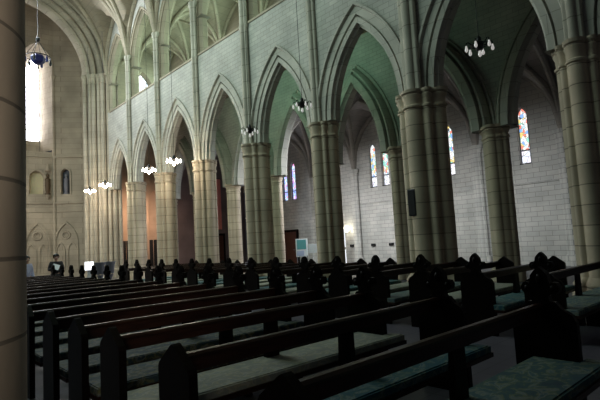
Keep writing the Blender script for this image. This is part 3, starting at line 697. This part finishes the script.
for blk, (x0, x1, lp) in enumerate(((1.30, 4.26, False), (6.8, 9.62, True))):
    proto = None
    for k in range(NR):
        y = ([1.7, 2.69, 3.68, 4.48, 5.32, 6.25][k] if k < 6 else 6.25 + .95 * (k - 5)) if blk == 0 else 1.7 + .965 * k
        if blk == 1 and k == 0: pass
        if proto is None: proto = make_pew(x0, x1, lp); o = proto
        else: o = copy_tree(proto)
        o.location = (x0, y, 0)
        side = 'in the near block' if blk == 0 else 'in the block beyond the aisle'
        kc = random.Random(k * 7 + blk).choice(['teal', 'pale', 'dim'] if blk else ['dark', 'dim', 'dark']) if (blk, k) not in PEWC else PEWC[(blk, k)]
        for ch in o.children:
            if ch.name.startswith('cushion'): ch.color = CUSHC[kc]
        pos = 'nearest row to the camera' if k == 0 else ('last row, nearest the chancel' if k == NR - 1 else f'{ORD[k]} row from the camera')
        o['label'] = f'dark wooden pew {side}, {pos}'
        o['group'] = 'pews of the near block' if blk == 0 else 'pews of the far block'
# extra nearer row of the near and far block, mostly outside the frame
# ------------------------------------------------------------------ people
def skin_mesh(name, pts, edges, radii, material, parent, sub=2, root=0):
    me = bpy.data.meshes.new(name); me.from_pydata(pts, edges, []); me.materials.append(material)
    o = bpy.data.objects.new(name, me); COL.objects.link(o); o.parent = parent
    m = o.modifiers.new('skin', 'SKIN'); m.use_smooth_shade = True
    lay = me.skin_vertices[0].data
    for i, r in enumerate(radii):
        rr = r if isinstance(r, tuple) else (r, r); lay[i].radius = rr; lay[i].use_root = (i == root)
    sb = o.modifiers.new('sub', 'SUBSURF'); sb.levels = sub; sb.render_levels = sub
    return o
def person(loc, rz, label, h, shirt, legs, hold=True):
    e = empty('person', loc, label, 'person', None, rz); k = h / 1.72
    P = {'pel': (0, 0, .93), 'waist': (0, 0, 1.08), 'chest': (0, .01, 1.28), 'neck0': (0, .01, 1.42), 'neck1': (0, .0, 1.50), 'head': (0, -.02, 1.58), 'top': (0, -.015, 1.68)}
    for s, t in ((-1, 'l'), (1, 'r')):
        P['sh' + t] = (s * .18, .01, 1.38)
        if hold: P['el' + t] = (s * .25, -.04, 1.12); P['wr' + t] = (s * .11, -.26, 1.16); P['ha' + t] = (s * .06, -.32, 1.19)
        else: P['el' + t] = (s * .25, .02, 1.10); P['wr' + t] = (s * .25, -.06, .86); P['ha' + t] = (s * .245, -.09, .78)
        P['hip' + t] = (s * .09, 0, .88); P['kn' + t] = (s * .10, -.02, .48); P['an' + t] = (s * .10, .02, .09); P['to' + t] = (s * .115, -.16, .035)
    RAD = {'pel': (.15, .11), 'waist': (.13, .095), 'chest': (.15, .105), 'neck0': .07, 'neck1': .052, 'head': (.078, .095), 'top': (.055, .065)}
    for t in 'lr': RAD.update({'sh' + t: .06, 'el' + t: .043, 'wr' + t: .028, 'ha' + t: (.036, .02), 'hip' + t: .085, 'kn' + t: .055, 'an' + t: .04, 'to' + t: .03})
    E = [('pel', 'waist'), ('waist', 'chest'), ('chest', 'neck0'), ('neck0', 'neck1'), ('neck1', 'head'), ('head', 'top')]
    for t in 'lr': E += [('chest', 'sh' + t), ('sh' + t, 'el' + t), ('el' + t, 'wr' + t), ('wr' + t, 'ha' + t), ('pel', 'hip' + t), ('hip' + t, 'kn' + t), ('kn' + t, 'an' + t), ('an' + t, 'to' + t)]
    names = list(P)
    # fingers
    for s, t in ((-1, 'l'), (1, 'r')):
        b = Vector(P['ha' + t]); d = (b - Vector(P['wr' + t])).normalized(); side = Vector((0, 0, 1)) if hold else Vector((0, 1, 0))
        side = (side - d * side.dot(d)).normalized(); curl = Vector((-s, 0, 0)); curl = (curl - d * curl.dot(d)).normalized()
        for i, (off, ln) in enumerate(((.028, .062), (.010, .070), (-.010, .066), (-.028, .052))):
            n1, n2 = f'f{t}{i}a', f'f{t}{i}b'
            P[n1] = tuple(b + d * .03 + side * off + curl * .008); P[n2] = tuple(b + d * (.03 + ln * .75) + side * off + curl * .035)
            RAD[n1] = .0095; RAD[n2] = .008; E += [('ha' + t, n1), (n1, n2)]
        P[f'th{t}'] = tuple(b - d * .01 + side * .05 + curl * .02); RAD[f'th{t}'] = .0095; E += [('wr' + t, f'th{t}')]
    names = list(P); ix = {n: i for i, n in enumerate(names)}
    skin_mesh('body', [tuple(c * k for c in P[n]) for n in names], [(ix[a], ix[b]) for a, b in E], [tuple(v * k for v in RAD[n]) if isinstance(RAD[n], tuple) else RAD[n] * k for n in names], M['skin'], e)
    def cloth(name, ns, es, inflate, material, extra=None):
        idx = {n: i for i, n in enumerate(ns)}; rad = []
        for n in ns:
            r = RAD[n]; r = r if isinstance(r, tuple) else (r, r); rad.append(tuple((v + inflate) * k for v in r))
        return skin_mesh(name, [tuple(c * k for c in P[n]) for n in ns], [(idx[a], idx[b]) for a, b in es], rad, material, e)
    cloth('jacket', ['pel', 'waist', 'chest', 'neck0'] + [a + t for t in 'lr' for a in ('sh', 'el', 'wr')],
          [('pel', 'waist'), ('waist', 'chest'), ('chest', 'neck0')] + [x for t in 'lr' for x in (('chest', 'sh' + t), ('sh' + t, 'el' + t), ('el' + t, 'wr' + t))], .022, shirt)
    cloth('trousers', ['pel'] + [a + t for t in 'lr' for a in ('hip', 'kn', 'an')], [x for t in 'lr' for x in (('pel', 'hip' + t), ('hip' + t, 'kn' + t), ('kn' + t, 'an' + t))], .02, legs)
    for s in (-1, 1):
        MB().ball((s * .105 * k, -.07 * k, .045 * k), .06 * k, 12, (.75, 1.9, .75)).build('shoe', M['black'], e, smooth=True)
    hd = Vector((0, -.015, 1.62)) * k
    hb = MB(); bm = bmesh.new(); bmesh.ops.create_uvsphere(bm, u_segments=20, v_segments=14, radius=.118 * k)
    for v in [v for v in bm.verts if v.co.y < -.045 * k and v.co.z < .045 * k or v.co.z < -.075 * k]: bm.verts.remove(v)
    hb.bm(bm, Matrix.Translation(hd + Vector((0, .008, .01)))); hb.build('hair', M['hair'], e, smooth=True, fix=False)
    for s in (-1, 1):
        MB().ball(hd + Vector((s * .034 * k, -.094 * k, -.01 * k)), .012 * k, 8).build('eye', M['white'], e, smooth=True)
        MB().ball(hd + Vector((s * .092 * k, .0, -.015 * k)), .03 * k, 8, (.4, .7, 1.1)).build('ear', M['skin'], e, smooth=True)
    MB().ball(hd + Vector((0, -.108 * k, -.03 * k)), .018 * k, 8, (.8, 1, 1.4)).build('nose', M['skin'], e, smooth=True)
    MB().ball(hd + Vector((0, -.095 * k, -.07 * k)), .022 * k, 8, (1.1, .5, .3)).build('mouth', M['lips'], e, smooth=True)
    return e
M['lips'] = plain('lips', (.35, .12, .1), .5)
person((4.75, 18.2, 0), -.35, 'person in a dark coat standing and reading from a white sheet', 1.56, M['coat'], M['trousers'])
ps = MB().box(-.11, .11, -.005, .005, -.10, .10, .002).build('paper_sheet', M['paper']); ps.location = (4.66, 17.89, 1.12); ps.rotation_euler = (-.5, .35, -.35); tag(ps, 'white sheet of paper held by the standing person', 'paper')
person((3.70, 17.6, 0), .5, 'person in a pale blue top half hidden by the round pillar', 1.54, M['paleblue'], M['trousers'], False)

# ------------------------------------------------------------------ lights
def area(name, loc, target, size, power, col, size_y=None, spread=PI):
    l = bpy.data.lights.new(name, 'AREA'); l.energy = power; l.color = col; l.size = size; l.spread = spread
    if size_y: l.shape = 'RECTANGLE'; l.size_y = size_y
    o = bpy.data.objects.new(name, l); COL.objects.link(o); o.location = loc
    o.rotation_euler = (Vector(target) - Vector(loc)).to_track_quat('-Z', 'Y').to_euler(); return o
def point(name, loc, power, col, r=.1):
    l = bpy.data.lights.new(name, 'POINT'); l.energy = power; l.color = col; l.shadow_soft_size = r
    o = bpy.data.objects.new(name, l); COL.objects.link(o); o.location = loc; return o
# daylight from the clerestory opposite (left side of the nave)
area('clerestory_daylight', (1.1, 19.5, 12.2), (10, 19.5, 7), 12, 950, (.80, 1, .93), 2.5)
area('clerestory_daylight', (1.1, 11.0, 12.2), (10, 12.0, 7), 5, 270, (.70, 1, .87), 2.5)
# light from the crossing, falling back down the nave
area('crossing_daylight', (5.5, 26.3, 13.5), (9.0, 8, 3), 3, 800, (.86, .93, 1), 3)
# daylight of the windows in the sanctuary, left of the axis
area('sanctuary_daylight', (2.0, 30.5, 5), (8.8, 34, 2.5), 3, 200, (1, .92, .82), 4)
# gallery windows
for i in range(3, len(YS) - 1):
    mid = (YS[i] + YS[i + 1]) / 2
    area('gallery_daylight', (X2 - .15, mid - .3, 11.2), (XW, mid + .3, 11.6), 1.0, 120, (.66, 1, .82), 1.6)
# added fill lights for the outer wall, then daylight of the aisle windows
area('outer_wall_fill', (15.0, 15.8, 4.6), (20, 15.8, 1.6), 6, 140, (.95, .97, 1), .8, math.radians(110))
area('outer_wall_fill', (15.0, 8.8, 4.6), (20, 8.8, 1.6), 5, 75, (.93, .98, 1), .8, math.radians(110))
area('aisle_end_daylight', (18.2, 24.5, 4.5), (10, 18, 2.5), 1.5, 200, (.82, .90, 1), 3)
area('lancet_daylight', (19.7, 12.2, 5.4), (10.6, 21.5, 2.6), .8, 170, (.86, .92, 1), 2, math.radians(70))
# added fill behind the camera, narrowed to brighten the near pillar
area('pillar_fill', (-2.4, -2.6, 3.6), (-.1, 3, 2.6), 1.2, 20, (1, .90, .80), 2, math.radians(42))
# added green fill lights hidden under the gallery, tinting the first aisle wall
for y, pw in ((12.0, 30), (15.2, 34), (18.5, 22)):
    area('green_aisle_fill', (10.95, y, 9.3), (13.85, y + .3, 7.0), 2.2, pw, (.48, 1, .70), .5)
# warm light at the aisle end
area('aisle_end_lamp', (12.6, 28.0, 4.2), (12.5, 30, 2.4), .8, 110, (1, .68, .46), .8)
for x, y, z, lit, lab in CH:
    if lit: point('chandelier_glow', (x, y, z - .05), 95, (1, .86, .68), .22)
point('wall_lamp_glow', (X3 - .4, 18.05, 2.1), 18, (1, .9, .7), .12)
W = bpy.data.worlds.new('dim_daylight'); S.world = W; W.use_nodes = True
W.node_tree.nodes['Background'].inputs[0].default_value = (.75, .82, 1, 1); W.node_tree.nodes['Background'].inputs[1].default_value = .03

# ------------------------------------------------------------------ camera
f = 470.6
v1 = (-125.28 - 300, 264.54 - 200); sl = -.05582
t = (-f * f - v1[0] ** 2 - v1[1] ** 2) / (v1[0] + v1[1] * sl)
v2 = (v1[0] + t, v1[1] + t * sl)
ey = Vector((v1[0], v1[1], f)).normalized(); ex = Vector((v2[0], v2[1], f)).normalized(); ez = ex.cross(ey)
rows = [Vector((ex[i], ey[i], ez[i])) for i in range(3)]     # camera axes (right, down, forward) in the world
cam = bpy.data.cameras.new('camera'); cam.sensor_width = 36; cam.lens = f / 600 * 36; cam.clip_start = .05; cam.clip_end = 200
co_ = bpy.data.objects.new('camera', cam); COL.objects.link(co_)
R = Matrix((rows[0], -rows[1], -rows[2])).transposed()
co_.matrix_world = Matrix.Translation((0, 0, 1.55)) @ R.to_4x4()
S.camera = co_
S.view_settings.view_transform = 'Standard'; S.view_settings.look = 'None'; S.view_settings.gamma = 1; S.view_settings.exposure = 0
S.view_settings.use_curve_mapping = False
S.cycles.use_denoising = True
S.cycles.max_bounces = 6; S.cycles.diffuse_bounces = 4
S.cycles.sample_clamp_indirect = 5
